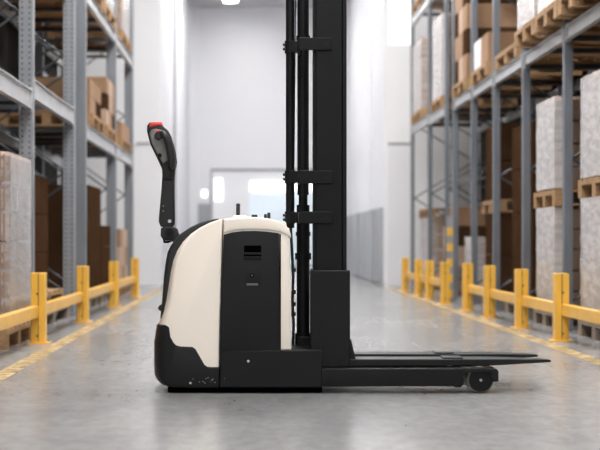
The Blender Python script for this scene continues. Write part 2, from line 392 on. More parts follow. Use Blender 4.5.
lx, lz = W(252, 275.5, 6.49)
MB().cyl((lx, yp - .005, lz), (lx, yp, lz), .010, seg=18).build('lock', 'slot', pan)
MB().cyl((lx, yp - .0065, lz), (lx, yp - .004, lz), .003, seg=10).build('keyhole', 'lgrey', pan)
a, b = W(246.5, 283.2, 6.49), W(258, 285.4, 6.49)
MB().box(a[0], b[0], yp - .0035, yp, b[1], a[1]).build('maker_plate', 'plate', pan, smooth=False)
a, b = W(245, 333, 6.49), W(256, 334.4, 6.49)
MB().box(a[0], b[0], yp - .0012, yp, b[1], a[1]).build('small_mark', 'black', pan, smooth=False)
# things on top of the hood
a, b = W(236.2, 203.5, YM), W(240, 220.5, YM)
ks = MB()
ks.box(a[0], b[0], YM - .012, YM + .012, b[1], a[1])
for k in range(4): ks.box(a[0] - .0015, b[0] + .0015, YM - .0135, YM + .0135, a[1] - .012 - k * .014, a[1] - .006 - k * .014)
ks.build('control_lever', 'rubber', T, bevel=.002)
for (u0, v0, u1, v1) in ((251.5, 214.6, 257.5, 220), (264, 214.0, 267, 220), (267.2, 212.6, 270.4, 220)):
    a, b = W(u0, v0, YM - .1), W(u1, v1, YM - .1)
    MB().box(a[0], b[0], YM - .12, YM - .09, b[1], a[1]).build('push_button', 'rubber', T, bevel=.004)
a, b = W(233, 215.6, YM), W(247, 220, YM)
MB().box(a[0], b[0], YM - .06, YM + .06, b[1], a[1]).build('control_plinth', 'cream', T, bevel=.006)
# tiller
tl = P([(162.8, 176), (174.3, 176), (174.4, 190), (174.6, 206), (174.9, 218), (174.6, 224), (172, 227.5), (166, 228), (161, 226.5), (159.2, 222), (159.4, 216), (160.8, 202), (162, 188)], YM)
arm = MB().prism(tl, YM - .042, YM + .042, .008).build('tiller_arm', 'rubber', T, angle=40)
x, z = W(169.7, 221.2, YM - .04)
MB().cyl((x, YM - .047, z), (x, YM - .04, z), .0095, seg=16).build('bolt', 'chrome', arm)
for px, py in ((163.3, 211), (163.4, 206)):
    x, z = W(px, py, YM - .04); MB().cyl((x, YM - .044, z), (x, YM - .04, z), .003, seg=8).build('screw', 'lgrey', arm)
jp = P([(161.5, 228.5), (164, 226.8), (174, 226.8), (177.4, 229), (178.4, 233), (181, 237), (186, 236), (182, 246), (176, 246), (172.5, 240), (164, 240), (161.2, 236)], YM)
hin = MB().prism(jp, YM - .055, YM + .055, .006).build('tiller_hinge', 'rubber', T, angle=40)
x, z = W(169.8, 232.2, YM - .05)
MB().cyl((x, YM - .062, z), (x, YM - .05, z), .022, seg=20).build('hinge_cap', 'panel', hin)
MB().cyl((x, YM - .066, z), (x, YM - .06, z), .009, seg=14).build('hinge_bolt', 'mast', hin)
a, b = W(163.2, 239.6, YM), W(169.5, 243, YM)
MB().prism(P([(163.2, 239), (173, 239), (172, 241.5), (168, 243.2), (164, 243)], YM), YM - .03, YM + .03, .004).build('hinge_stop', 'mast', hin)
MB().prism(P([(165, 239.6), (173.5, 238.6), (173.5, 240.1), (165.5, 241.2)], YM), YM - .035, YM + .03, .001).build('hinge_spring', 'lgrey', hin)
hp = P([(147.6, 132), (147.8, 126.7), (150, 123.4), (154, 122.8), (161.6, 123.2), (163.5, 127), (168, 130.6), (171, 136), (172.4, 141), (174.5, 151), (175.6, 163), (175, 172), (174.4, 180), (163.2, 180), (162.6, 169.5), (158, 159.5), (151, 145)], YM)
head = MB().prism(hp, YM - .062, YM + .062, .016).build('tiller_head', 'rubber', T, angle=40)
rp_ = P([(149.2, 127.5), (149.6, 123.8), (152.5, 121.9), (161.3, 121.9), (162.3, 125.2), (155, 126.2)], YM - .06)
MB().prism(rp_, YM - .066, YM + .066, .008).build('belly_button', 'red', head, angle=40)
gp = P([(149.4, 133), (151.5, 129.6), (156, 128.6), (163, 130.2), (165.2, 134), (166.5, 142), (168, 153), (168.5, 160), (163, 163.5), (158.8, 156.5), (152, 144)], YM - .065)
MB().prism(gp, YM - .070, YM + .070, .008).build('grip_frame', 'hgrey', head, angle=40)
gr = [W(x, y, YM - .1) for x, y in ((163.0, 133.2), (166.2, 137.5), (168.6, 144), (170.4, 152), (171.4, 160), (170.8, 166))]
for sgn, nm in ((-1, 'grip'), (1, 'grip')):
    pts = [(gr[0][0], YM + sgn * .06, gr[0][1])] + [(x, YM + sgn * .098, z) for x, z in gr] + [(gr[-1][0], YM + sgn * .05, gr[-1][1] - .006)]
    MB().tube(pts, [.014, .016, .018, .0185, .0185, .0185, .017, .014], 12).build(nm, 'rubber', head, angle=60)
for sgn in (-1, 1):
    cx, cz = W(158, 135.6, YM - .08)
    MB().cyl((cx, YM + sgn * .066, cz), (cx, YM + sgn * .086, cz), .022, .018, 18).build('thumb_wheel', 'rubber', head)
    rr = P([(154.6, 133.6), (155.6, 130.8), (159, 130.0), (160.4, 131.2), (157.5, 132.2)], YM - .08)
    MB().prism(rr, YM + sgn * .068 - .012, YM + sgn * .068 + .012, .003).build('horn_button', 'red', head)
    sx, sz = W(159.6, 155.5, YM - .07)
    MB().cyl((sx, YM + sgn * .066, sz), (sx, YM + sgn * .076, sz), .013, .011, 16).build('rocker_button', 'mast', head)
# mast
YN0, YN1, YF0, YF1 = 6.60, 6.70, 7.00, 7.10
ZT = 2.25
xa, xb = W(313.4, 0, YN0)[0], W(346.8, 0, YN0)[0]
zbm = .135
om = MB()
xw0, xw1 = W(316.0, 0, YN0)[0], W(342.2, 0, YN0)[0]
om.box(xw0, xw1, YN0, YN1, zbm, ZT)
om.box(xw0 + .02, xw1, YF0, YF1, zbm, ZT).box(xw0 + .025, xw1 - .05, YN1, YF0, ZT - .12, ZT - .02)
om.build('outer_mast', 'mast', T, bevel=.004)
im = MB()
im.box(xa, xw0 + .001, YN0 + .012, YN1, zbm, ZT - .03)
im.box(W(342.9, 0, YN0)[0], xb, YN0 + .010, YN1, zbm, ZT - .03).box(xw1 - .004, xw1 + .004, YN0 + .02, YN1, zbm, ZT - .03)
im.box(W(342.9, 0, YN0)[0], xb, YF0, YF1 - .01, zbm, ZT - .03).box(xw1 - .03, xb - .004, YN1, YF0, ZT - .10, ZT - .03).box(xw1 - .03, xb - .004, YN1, YF0, .9, .98)
im.build('inner_mast', 'mast', T, bevel=.002)
a, b = W(311.2, 270.3, 6.56), W(350.2, 367.3, 6.56)
MB().box(a[0], b[0], 6.56, 6.72, b[1], a[1]).box(a[0] + .02, b[0], 6.98, 7.13, b[1], a[1]).box(a[0] + .06, a[0] + .09, 6.72, 6.98, b[1], a[1] - .2).build('mast_foot', 'black', T, bevel=.005)
YC = 6.83
cxb = (W(296.9, 0, YC)[0] + W(309.3, 0, YC)[0]) / 2; rb = (309.3 - 296.9) / 2 * YC / F
cxa = (W(285.8, 0, YC)[0] + W(294.4, 0, YC)[0]) / 2; ra = (294.4 - 285.8) / 2 * YC / F
zz = lambda py: W(0, py, YC)[1]
lc = MB().cyl((cxb, YC, zz(344)), (cxb, YC, zz(205)), rb * 1.05).cyl((cxb, YC, zz(205)), (cxb, YC, zz(195)), rb * .72).cyl((cxb, YC, zz(195)), (cxb, YC, 2.15), rb * .93)
cyl = lc.build('lift_cylinder', 'mast', T)
for v0, v1, k in ((253, 259.5, 1.32), (232, 236, 1.2), (36, 40, 1.15), (333, 347, 1.35)):
    MB().cyl((cxb, YC, zz(v1)), (cxb, YC, zz(v0)), rb * k).build('collar', 'mast', cyl)
a, b = W(297, 336, YC), W(312, 348, YC)
MB().box(a[0], b[0], YC - .05, YC + .05, b[1] - .02, a[1]).build('cylinder_base', 'mast', T, bevel=.004)
MB().cyl((cxa, YC, zz(228)), (cxa, YC, 2.18), ra).build('free_lift_cylinder', 'mast', T)
hose = [(cxa + .002, YC - .01, zz(226)), (cxa + .008, YC - .01, zz(245)), (cxa + .016, YC - .01, zz(275)), (cxa + .012, YC - .01, zz(300)), (cxa + .018, YC - .01, zz(325)), (cxa + .014, YC - .01, zz(348))]
MB().tube(hose, .0075, 10).build('hydraulic_hose', 'rubber', T)
for v in (268, 290, 302, 312): 
    MB().box(cxa + .006, cxa + .030, YC - .02, YC + .0, zz(v + 4), zz(v)).build('hose_clip', 'rubber', T, bevel=.003)
MB().tube([(cxa + .03, YC + .02, 2.15), (cxa + .03, YC + .02, zz(200)), (cxb - .03, YC + .02, zz(60)), (cxb - .031, YC + .02, zz(59))][:1] + [(W(309.7, 0, YC)[0], YC + .03, 2.15)][:0] + [(cxa + .0205, YC + .03, zz(180))], .003, 6).build('lift_chain', 'mast', T)
for (v0, v1, full) in ((37.5, 50, 0), (170.5, 183.5, 1), (211.5, 223.5, 1)):
    z1_, z0_ = W(0, v0, 6.59)[1], W(0, v1, 6.59)[1]
    xl_ = W(299, 0, 6.59)[0]; xr_ = W(331.5 if not full else 333, 0, 6.59)[0]
    br = MB().box(xl_, xr_, 6.588, 6.60, z0_, z1_).box(xl_, xl_ + .012, 6.60, 6.80, z0_, z1_)
    brk = br.build('mast_bracket', 'mast', T, bevel=.003)
    dz = -.018 if not full else 0
    zc0, zc1 = zz(v1) + dz, zz(v0) + dz
    MB().cyl((cxa, YC, zc0), (cxa, YC, zc1), ra * 1.28, seg=24).box(cxa, xl_ + .01, YC - .028, YC + .028, zc0 + .004, zc1 - .004).build('pipe_clamp', 'mast', brk, bevel=.002)
    bx, bz = W(327.3, (v0 + v1) / 2, 6.588)
    MB().cyl((bx, 6.584, bz), (bx, 6.59, bz), .006, seg=10).build('bolt', 'panel', brk)
    for dv in (-.012, .012):
        MB().cyl((cxa - ra * 1.7, YC - .012, (zc0 + zc1) / 2 + dv), (cxa - ra * 1.0, YC - .012, (zc0 + zc1) / 2 + dv), .007, seg=8).build('clamp_bolt', 'mast', brk)
# carriage and forks
cg = MB().box(.44, .497, 6.58, 7.12, .131, .22).box(.44, .497, 6.72, 6.98, .22, .5)
cg.build('fork_carriage', 'mast', T, bevel=.004)
def fork(y0, y1):
    xt = W(551, 0, 6.60)[0]; xm = W(500, 0, 6.57)[0]; zt = .1652
    m = MB()
    top = [(.49, y0, zt), (xm, y0, zt), (xt, y0 + .035, zt - .006), (xt, y1 - .035, zt - .006), (xm, y1, zt), (.49, y1, zt)]
    bot = [(.49, y0, .131), (xm, y0, .135), (xt, y0 + .035, .1475), (xt, y1 - .035, .1475), (xm, y1, .135), (.49, y1, .131)]
    m.add(top + bot, [(0, 1, 2, 3, 4, 5), (11, 10, 9, 8, 7, 6)] + [(i, 6 + i, 6 + (i + 1) % 6, (i + 1) % 6) for i in range(6)])
    fk = m.build('fork', 'fork', T, bevel=.003)
    g = [(.497, .21 + .055), (.502, .265), (.525, .166), (.497, .166)]
    MB().prism(g, y0 + .01, y0 + .03, .002).build('gusset', 'fork', fk)
    MB().prism(g, y1 - .03, y1 - .01, .002).build('gusset', 'fork', fk)
    MB().box(.97, 1.07, y0 + .02, y1 - .02, zt, zt + .007).build('wear_plate', 'fork', fk, bevel=.002)
fork(6.57, 6.73); fork(6.87, 7.03)
arch = [(491.8, 381.8)] + [(478.8 + 15.2 * math.cos(math.radians(a)), max(372.6, 380.5 - 15.2 * math.sin(math.radians(a)))) for a in range(15, 176, 12)] + [(463.8, 384)]
legp = [(322, 368.6), (335, 368.6), (490, 368.6), (496.5, 368.9), (498.7, 371), (498.7, 381.8)] + arch + [(461, 387.3), (455.5, 387.6), (453, 386.3), (322, 386.8)]
def leg(y0, y1):
    lg = MB().prism(P(legp, 6.5), y0, y1, .003).build('support_leg', 'black', T, angle=30)
    a, b = W(461, 367.4, 6.5), W(494, 368.8, 6.5)
    MB().box(a[0], b[0], y0 + .01, y1 - .01, b[1], a[1]).build('wheel_cover', 'black', lg, bevel=.002)
    wx, wz = W(479.3, 380, 6.55)[0], .0665
    wh = MB()
    wh.cyl((wx, y0 + .014, wz), (wx, y1 - .014, wz), .0665, seg=40)
    wl = wh.build('load_wheel', 'poly', lg, bevel=.006)
    MB().cyl((wx, y0 + .010, wz), (wx, y1 - .010, wz), .059, seg=36).build('wheel_hub', 'mast', wl, bevel=.003)
    MB().cyl((wx, y0 + .004, wz), (wx, y1 - .004, wz), .007, seg=12).build('axle', 'lgrey', wl)
leg(6.5, 6.64); leg(7.06, 7.20)
dx = W(193, 0, 6.7)[0]
dw = MB().cyl((dx, 6.70, .11), (dx, 6.80, .11), .11, seg=36).build('drive_wheel', 'rubber', T, bevel=.01)
MB().cyl((dx, 6.695, .11), (dx, 6.805, .11), .06, seg=24).build('wheel_hub', 'mast', dw)
for yy in (6.56, 7.10):
    cx_ = W(192, 0, 6.58)[0]
    cw = MB().cyl((cx_, yy - .02, .06), (cx_, yy + .02, .06), .06, seg=28).build('caster_wheel', 'rubber', T, bevel=.006)

# ------------------------------------------------------------------ rack guards
def guard(label, xface, side, ys, h, name='rack_guard'):
    """side -1: left of the aisle. posts .105 square, rails on the rack side"""
    g = thing(name, label, 'guard rail', (xface, ys[0], 0))
    s = side
    for y in ys:
        p = MB().box(xface, xface + s * .105, y - .05, y + .05, 0.008, h)
        po = p.build('post', 'yellow', g, bevel=.006)
        MB().box(xface - s * .03, xface + s * .135, y - .075, y + .075, 0, .010).build('base_plate', 'yellow', po, bevel=.002)
        MB().box(xface + s * .046, xface + s * .052, y - .0515, y - .049, 0.02, h - .004).build('seam', 'hblack', po, smooth=False)
        for zb_ in (.06, .37):
            xx = xface + s * .056
            MB().cyl((xx, y - .056, zb_), (xx, y - .049, zb_), .008, seg=10).build('bolt', 'hblack', po)
    return g
def rails(g, xface, side, spans):
    s = side
    for y0, y1 in spans:
        MB().box(xface + s * .045, xface + s * .10, y0, y1, .195, .285).build('rail', 'yellow', g, bevel=.008)
gl = guard('yellow steel rail on posts guarding the rack left of the stacker', -1.53, -1, [9.655, 12.17, 14.9, 17.6], .525)
rails(gl, -1.53, -1, [(4.5, 9.604), (9.706, 12.119), (12.221, 14.849), (14.951, 17.549)])
g1 = guard('yellow steel rail on closely spaced posts before the wrapped goods, fork side', 2.295, 1, [9.88, 11.33, 12.85, 14.15], .515)
rails(g1, 2.295, 1, [(5.0, 9.829), (9.931, 11.279), (11.381, 12.799), (12.901, 14.099)])
g2 = guard('short yellow guard rail at the far rack, beyond the striped corner guard', 2.26, 1, [15.6, 16.95, 18.05, 19.6], .50)
rails(g2, 2.26, 1, [(15.651, 16.899), (17.001, 17.999), (18.101, 19.549)])
cgd = thing('corner_guard', 'grey and yellow striped corner guard at the foot of a rack upright', 'corner guard', (2.44, 15.95, 0))
MB().box(2.40, 2.412, 15.9, 16.0, 0, 1.06).box(2.40, 2.46, 15.9, 15.912, 0, 1.06).build('angle_plate', 'dgrey', cgd, bevel=.002)
for k in range(5):
    z = .06 + k * .19
    MB().box(2.397, 2.40, 15.9, 16.0, z, z + .10).box(2.40, 2.455, 15.897, 15.90, z, z + .10).build('stripe', 'yellow', cgd, smooth=False)

# ------------------------------------------------------------------ pallet racks
def make_upright(par, x, y, h, wx, wy, s, um='galv'):
    """C section post; its own origin so that the perforation rows follow the post"""
    m = MB()
    a, b = x - wx / 2, x + wx / 2; t = .012
    m.box(a, b, y - wy / 2, y - wy / 2 + t, 0.0, h)
    m.box(a if s > 0 else b - t, (a + t) if s > 0 else b, y - wy / 2 + t, y + wy / 2, 0, h)
    m.box(b - t if s > 0 else a, b if s > 0 else a + t, y - wy / 2 + t, y + wy / 2, 0, h)
    o = m.build('upright', um, par, loc=(x - par.location.x, y - par.location.y, 0), bevel=.002)
    MB().box(x - wx * .75, x + wx * .75, y - wy * .8, y + wy * .8, 0, .008).build('foot_plate', 'galv', o)
    return o
def rack(label, xf, s, frames, beams, depth, wx=.10, wy=.09, panel=None, um='galv'):
    """frames: (Y, height); beams: (y0, y1, z0, z1)"""
    r = thing('pallet_rack', label, 'pallet rack', (xf, frames[0][0], 0))
    for y, h in frames:
        for xx in (xf + s * wx / 2, xf + s * (depth - wx / 2)):
            make_upright(r, xx, y, h, wx, wy, s, um)
        z = .25; k = 0
        xa_, xb_ = xf + s * wx, xf + s * (depth - wx)
        while z + .6 < h:
            p, q = ((xa_, z), (xb_, z + .6)) if k % 2 == 0 else ((xb_, z), (xa_, z + .6))
            MB().tube([(p[0], y + .01, p[1]), (q[0], y + .01, q[1])], .011, 6).build('brace', 'brace', r)
            z += .6; k += 1
    for y0, y1, z0, z1 in beams:
        for xx in (xf + s * .0, xf + s * (depth - .05)):
            m = MB(); t = .012
            xo, xi = xx, xx + s * .05
            m.box(xo, xi, y0, y1, z1 - t, z1).box(xo, xi, y0, y1, z0, z0 + t).box(xo + s * .018, xo + s * .03, y0, y1, z0 + t, z1 - t)
            m.box(xo + s * .001, xi, y0, y0 + .012, z0 - .02, z1 + .02).box(xo + s * .001, xi, y1 - .012, y1, z0 - .02, z1 + .02)
            m.build('beam', 'beam', r, bevel=.003)
        n = max(1, int((y1 - y0) / .75))
        for k in range(n):
            yy = y0 + (k + .5) * (y1 - y0) / n
            MB().box(xf + s * .05, xf + s * (depth - .05), yy - .025, yy + .025, z1 - .05, z1 - .004).build('deck_bar', 'brace', r)
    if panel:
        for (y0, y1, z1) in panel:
            MB().box(xf + s * (depth + .05), xf + s * (depth + .07), y0, y1, 0, z1).build('shade_backdrop', 'shade_sheet', r, smooth=False)  # added dark sheet standing in for unlit depth behind the rack
    return r
XLF = -1.80
rack('galvanised rack with perforated uprights, nearest on the tiller side', XLF, -1,
     [(4.85, 6.0), (7.75, 6.0), (10.72, 6.0), (13.22, 6.0)],  # foremost frame and its bay added unseen to block front light
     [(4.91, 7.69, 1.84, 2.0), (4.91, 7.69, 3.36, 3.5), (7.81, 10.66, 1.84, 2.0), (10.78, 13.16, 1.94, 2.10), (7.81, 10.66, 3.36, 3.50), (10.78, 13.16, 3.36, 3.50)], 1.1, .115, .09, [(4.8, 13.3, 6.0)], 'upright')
rack('galvanised rack with a tall second beam level, far one on the tiller side', XLF - .005, -1,
     [(14.15, 6.0), (17.3, 6.0), (19.75, 6.0)],
     [(14.21, 17.24, 1.88, 2.04), (17.36, 19.69, 1.88, 2.04), (14.21, 17.24, 3.38, 3.52), (17.36, 19.69, 3.38, 3.52)], 1.1, .13, .10, [(13.4, 16.5, 6.0), (16.51, 19.8, 3.05)], 'galv_light')
XRF = 2.60
rack('galvanised rack with narrow bays, nearest on the fork side', XRF, 1,
     [(6.3, 6.0), (9.15, 2.62), (10.85, 2.62), (12.5, 2.62), (14.02, 6.0), (15.42, 6.0), (16.85, 6.0)],  # foremost bay here added out of view to hold back front light
     [(6.36, 9.09, 2.43, 2.55), (6.36, 9.09, 4.25, 4.37), (9.21, 10.79, 2.43, 2.55), (10.91, 12.44, 2.43, 2.55), (12.56, 13.96, 2.44, 2.56), (14.08, 15.36, 2.45, 2.57), (15.48, 16.79, 2.46, 2.58),
      (14.08, 15.36, 4.25, 4.37), (15.48, 16.79, 4.25, 4.37)], 1.1, .070, .075, [(6.2, 17.1, 6.0)])
rack('galvanised rack farthest on the fork side, before the white wall', XRF - .01, 1,
     [(17.45, 6.0), (19.12, 6.0), (21.2, 6.0)],
     [(17.51, 19.06, 2.46, 2.58), (19.18, 21.14, 2.50, 2.62), (17.51, 19.06, 4.24, 4.38), (19.18, 21.14, 4.24, 4.38)], 1.1, .056, .07, [(17.2, 21.3, 6.0)])

hb = [o for o in COL.objects if o.name.startswith('pallet_rack') and abs(o.location.y - 14.15) < .01][0]
MB().box(XLF - .005 - 1.15, XLF - .005 - 1.17, 16.51, 19.8, 3.17, 6.0).build('shade_backdrop', 'shade_sheet', hb, smooth=False)
# ------------------------------------------------------------------ pallets and goods
PROTO = {}
def pallet_proto(woodmat, w, d):
    """origin at the middle of the foot; w along Y, d along X"""
    key = (woodmat, round(w, 2), round(d, 2))
    if key in PROTO: return PROTO[key], False
    e = thing('wooden_pallet', 'x', 'pallet')
    m = MB(); n = 6; bw_ = w / n * .82
    for k in range(n):
        yc = -w / 2 + bw_ / 2 + k * (w - bw_) / (n - 1); m.box(-d / 2, d / 2, yc - bw_ / 2, yc + bw_ / 2, .122, .144)
    for xx in (-d / 2 + .05, 0, d / 2 - .05): m.box(xx - .05, xx + .05, -w / 2, w / 2, .100, .1215)
    m.build('top_deck', woodmat, e, smooth=False)
    for yy in (-w / 2 + .05, 0, w / 2 - .05): MB().box(-d / 2, d / 2, yy - .05, yy + .05, 0, .022).build('bottom_board', woodmat, e, smooth=False)
    b0 = MB().box(-.05, .05, -.05, .05, 0, .078).build('block', woodmat, e, smooth=False)
    first = True
    for xx in (-d / 2 + .052, 0, d / 2 - .052):
        for yy in (-w / 2 + .05, 0, w / 2 - .05):
            c = b0
            if not first: c = b0.copy(); COL.objects.link(c); c.parent = e
            c.location = (xx, yy, .022); first = False
    PROTO[key] = e
    return e, True
def pallet(x, y, z, w, d, label, woodmat='wood', group=None):
    p, fresh = pallet_proto(woodmat, w, d)
    c = p if fresh else dup(p)
    c.location = (x, y, z); c['label'] = label
    if group: c['group'] = group
    return c
BOXM = {}
def box_mesh(w, d, h, m, name):
    key = (round(w, 3), round(d, 3), round(h, 3), m, name)
    if key not in BOXM:
        o = MB().box(-d / 2, d / 2, -w / 2, w / 2, 0, h).build(name, m, None, bevel=.004)
        BOXM[key] = (o.data, True); me = o.data
        bpy.data.objects.remove(o)
    return BOXM[key][0]
TAPE = {}
def put_box(name, x, y, z, w, d, h, m, parent=None, tape=True):
    o = bpy.data.objects.new(name, box_mesh(w, d, h, m, name)); COL.objects.link(o)
    o.parent = parent
    o.location = Vector((x, y, z)) - (parent.location if parent else Vector((0, 0, 0)))
    b = o.modifiers.new('edge_bevel', 'BEVEL'); b.width = .004; b.segments = 2
    return o
ROW = ['bottom', 'second', 'third', 'fourth', 'fifth', 'sixth', 'seventh']
def rowname(k, n): return 'top' if k == n - 1 else ROW[k]
def wrapped(x, y, z, w, d, rows, h, label, boxm='card', film='film', ny=2, nx=2):
    """one film-wrapped block of cartons: moves as one"""
    t = thing('wrapped_load', label, 'wrapped cartons', (x, y, z))
    gw, gd = w / ny, d / nx
    for k in range(rows):
        for i in range(ny):
            for j in range(nx):
                if nx > 2 and 0 < j < nx - 1 and 0 < i < ny - 1 and k < rows - 1: continue
                put_box('carton', x - d / 2 + (j + .5) * gd, y - w / 2 + (i + .5) * gw, z + .001 + k * h, gw - .024, gd - .024, h - .018, boxm, t)
    # crumpled film skin
    hh = rows * h; m = MB(); nu, nv = 40, 14
    per = 2 * (w + d); ring = []
    for k in range(nu):
        s = per * k / nu
        if s < d: ring.append((-d / 2 + s, -w / 2))
        elif s < d + w: ring.append((d / 2, -w / 2 + s - d))
        elif s < 2 * d + w: ring.append((d / 2 - (s - d - w), w / 2))
        else: ring.append((-d / 2, w / 2 - (s - 2 * d - w)))
    rnd = random.Random(int(x * 100 + y * 37 + z * 11)); vs = []
    for v in range(nv + 1):
        zz_ = .006 + (hh - .004) * v / nv
        for (rx, ry) in ring:
            o = 1.006 + rnd.random() * .010
            vs.append((x + rx * o, y + ry * o, z + zz_))
    ax = -d / 2 if x > 0 else d / 2          # whiter film towards the aisle: lamp glare put into its colour
    front, rest = [], []
    for k in range(nu):
        k2 = (k + 1) % nu
        aisle = abs(ring[k][0] - ax) < 1e-6 or abs(ring[k2][0] - ax) < 1e-6
        (front if aisle else rest).extend((v * nu + k, v * nu + k2, (v + 1) * nu + k2, (v + 1) * nu + k) for v in range(nv))
    rest.append(tuple(nv * nu + k for k in range(nu)))
    for fs, mm in ((front, film), (rest, 'film_clear')):
        use = sorted({i for f in fs for i in f}); ix = {i: j for j, i in enumerate(use)}
        MB().add([vs[i] for i in use], [tuple(ix[i] for i in f) for f in fs]).build('stretch_film', mm, t, angle=80)
    return t
def stack(x, y, z, w, d, rows, h, where, boxm='card', ny=2, nx=2, tone='brown', group=None):
    """loose cartons: each one a thing"""
    gw, gd = w / ny, d / nx
    side = 1 if x > 0 else -1
    for k in range(rows):
        for i in range(ny):
            for j in range(nx):
                bm_ = boxm if isinstance(boxm, str) else boxm[(k * 2 + i + j) % len(boxm)]
                if not isinstance(boxm, str): tone = {'card': 'brown', 'card_pale': 'pale tan', 'card_shade_dark': 'dark brown', 'paper': 'white'}[bm_]
                o = put_box('carton', x - d / 2 + (j + .5) * gd, y - w / 2 + (i + .5) * gw, z + .001 + k * h, gw - .012, gd - .012, h - .006, bm_)
                fb = 'near' if i == 0 else ('far' if i == ny - 1 else 'middle')
                if ny == 1: fb = ''
                ai = (j == 0) == (side > 0)
                ab = ('aisle' if ai else 'wall') if nx > 1 else ''
                pos = ' '.join(q for q in (fb, ab) if q)
                lay = f'{rowname(k, rows)} layer' if rows > 1 else 'single layer'
                tag(o, f'{tone} carton, {lay}' + (f', {pos} side' if pos else '') + f', {where}', 'carton', group)

EPS = .0015
# ---- left, floor level
pallet(-2.26, 9.58, 0, 1.02, 1.1, 'wooden pallet on the floor under the wrapped cartons beside the perforated upright')
wrapped(-2.265, 9.62, .145 + EPS, 1.0, 1.08, 6, .207, 'stack of brown cartons in shiny clear film, on the floor beside the perforated upright', 'card', 'film', 2, 2)
pallet(-2.32, 12.0, 0, 1.9, 1.0, 'weathered grey pallet on the floor beneath the dark covered cartons', 'wood_grey')
pallet(-2.34, 12.0, .145 + EPS, 1.7, .95, 'yellowish wooden pallet lying on a grey pallet under the dark cartons')
stack(-2.40, 12.0, .29 + 2 * EPS, 1.6, .8, 3, .36, 'under the black plastic cover', 'card_shade_dark', 2, 1, 'dark brown')
# black sheet over the dark cartons
bg = MB(); nx_, ny_ = 10, 12; random.seed(3); vs = []
for i in range(ny_ + 1):
    for j in range(nx_ + 1):
        u, v = j / nx_, i / ny_
        e = min(u, 1 - u, v, 1 - v)
        z = 1.378 + .20 * (1 - math.exp(-e * 9)) * (.75 + .25 * math.sin(u * 7 + v * 5)) + random.uniform(0, .02) * (e > 0)
        vs.append((-2.79 + u * .78, 11.25 + v * 1.5, z))
n0 = len(vs); base = [(a, b, 1.377) for a, b, _ in vs]
fs = [(i * (nx_ + 1) + j, i * (nx_ + 1) + j + 1, (i + 1) * (nx_ + 1) + j + 1, (i + 1) * (nx_ + 1) + j) for i in range(ny_) for j in range(nx_)]
fs2 = [tuple(n0 + q for q in reversed(f)) for f in fs]
rim = [i for i in range(nx_ + 1)] + [(i + 1) * (nx_ + 1) - 1 for i in range(1, ny_ + 1)] + [ny_ * (nx_ + 1) + j for j in range(nx_ - 1, -1, -1)] + [i * (nx_ + 1) for i in range(ny_ - 1, 0, -1)]
fs3 = [(rim[k], n0 + rim[k], n0 + rim[(k + 1) % len(rim)], rim[(k + 1) % len(rim)]) for k in range(len(rim))]
bg.add(vs + base, fs + fs2 + fs3)
tag(bg.build('plastic_cover', 'bag', angle=80), 'rumpled black plastic cover lying on the shaded brown cartons', 'cover')
pallet(-2.30, 15.1, 0, 1.2, 1.0, 'wooden pallet on the floor under the labelled brown box in the far rack', 'wood_grey')
bx = put_box('carton', -2.30, 15.1, .145 + EPS, 1.1, .96, 1.24, 'card_shade_dark')
tag(bx, 'tall brown box with a white label, on a floor pallet of the far rack', 'carton')
MB().box(-2.04, -1.93, 14.546, 14.55, 1.16, 1.28).build('shipping_label', 'paper', bx, smooth=False)
pallet(-2.30, 16.55, 0, 1.1, 1.0, 'grey pallet on the floor behind the labelled brown box', 'wood_grey')
stack(-2.30, 16.55, .145 + EPS, 1.0, .9, 3, .27, 'on the grey pallet behind the labelled box', 'card_shade_dark', 2, 1, 'dark brown')
pallet(-2.29, 18.45, 0, 1.2, 1.0, 'wooden pallet under the pale cartons at the end of the far rack')
stack(-2.29, 18.45, .145 + EPS, 1.15, .95, 3, .26, 'on the last floor pallet of the far rack', ('card_pale', 'card', 'card_pale'), 3, 1, 'pale')
# ---- left, first beam level
pallet(-2.30, 15.1, 2.04 + EPS, 1.15, 1.05, 'wooden pallet on the first beam above the labelled brown box')
stack(-2.12, 15.1, 2.185 + 2 * EPS, 1.1, .62, 2, .20, 'on the beam above the labelled box', ('card', 'card_shade_dark', 'card'), 2, 1, 'brown')
pallet(-2.30, 16.5, 2.04 + EPS, 1.1, 1.05, 'wooden pallet holding tan cartons on the first beam, second along the far rack')
stack(-2.28, 16.5, 2.185 + 2 * EPS, 1.0, .98, 3, .20, 'on the second raised far pallet', ('card', 'card_pale', 'card', 'card_shade_dark', 'card_pale'), 3, 2, 'tan')
pallet(-2.30, 18.5, 2.04 + EPS, 1.2, 1.05, 'wooden pallet on the first beam at the very end of the far rack')
stack(-2.28, 18.5, 2.185 + 2 * EPS, 1.1, .98, 1, .22, 'on the last raised pallet of the far rack', 'card', 2, 2, 'brown')
# ---- left, second beam level: far pallets from below, first two added unseen for shade
for i, (yy, w, z) in enumerate(((9.3, 1.2, 3.5), (11.9, 1.2, 3.5), (14.95, 1.2, 3.52), (16.35, 1.2, 3.52), (18.5, 1.2, 3.52))):
    nm = ['added unseen for shade over the wrapped cartons', 'added unseen for shade over the black covered cartons', 'first along the far rack', 'second along the far rack', 'last along the far rack'][i]
    pallet(-2.30, yy, z + EPS, w, 1.05, f'wooden pallet on the highest beams, {nm}')
    wrapped(-2.30, yy, z + .145 + 2 * EPS, 1.1, 1.0, 3, .35, f'film wrapped brown cartons on the highest beams, {nm}', 'card', 'film', 2, 2)

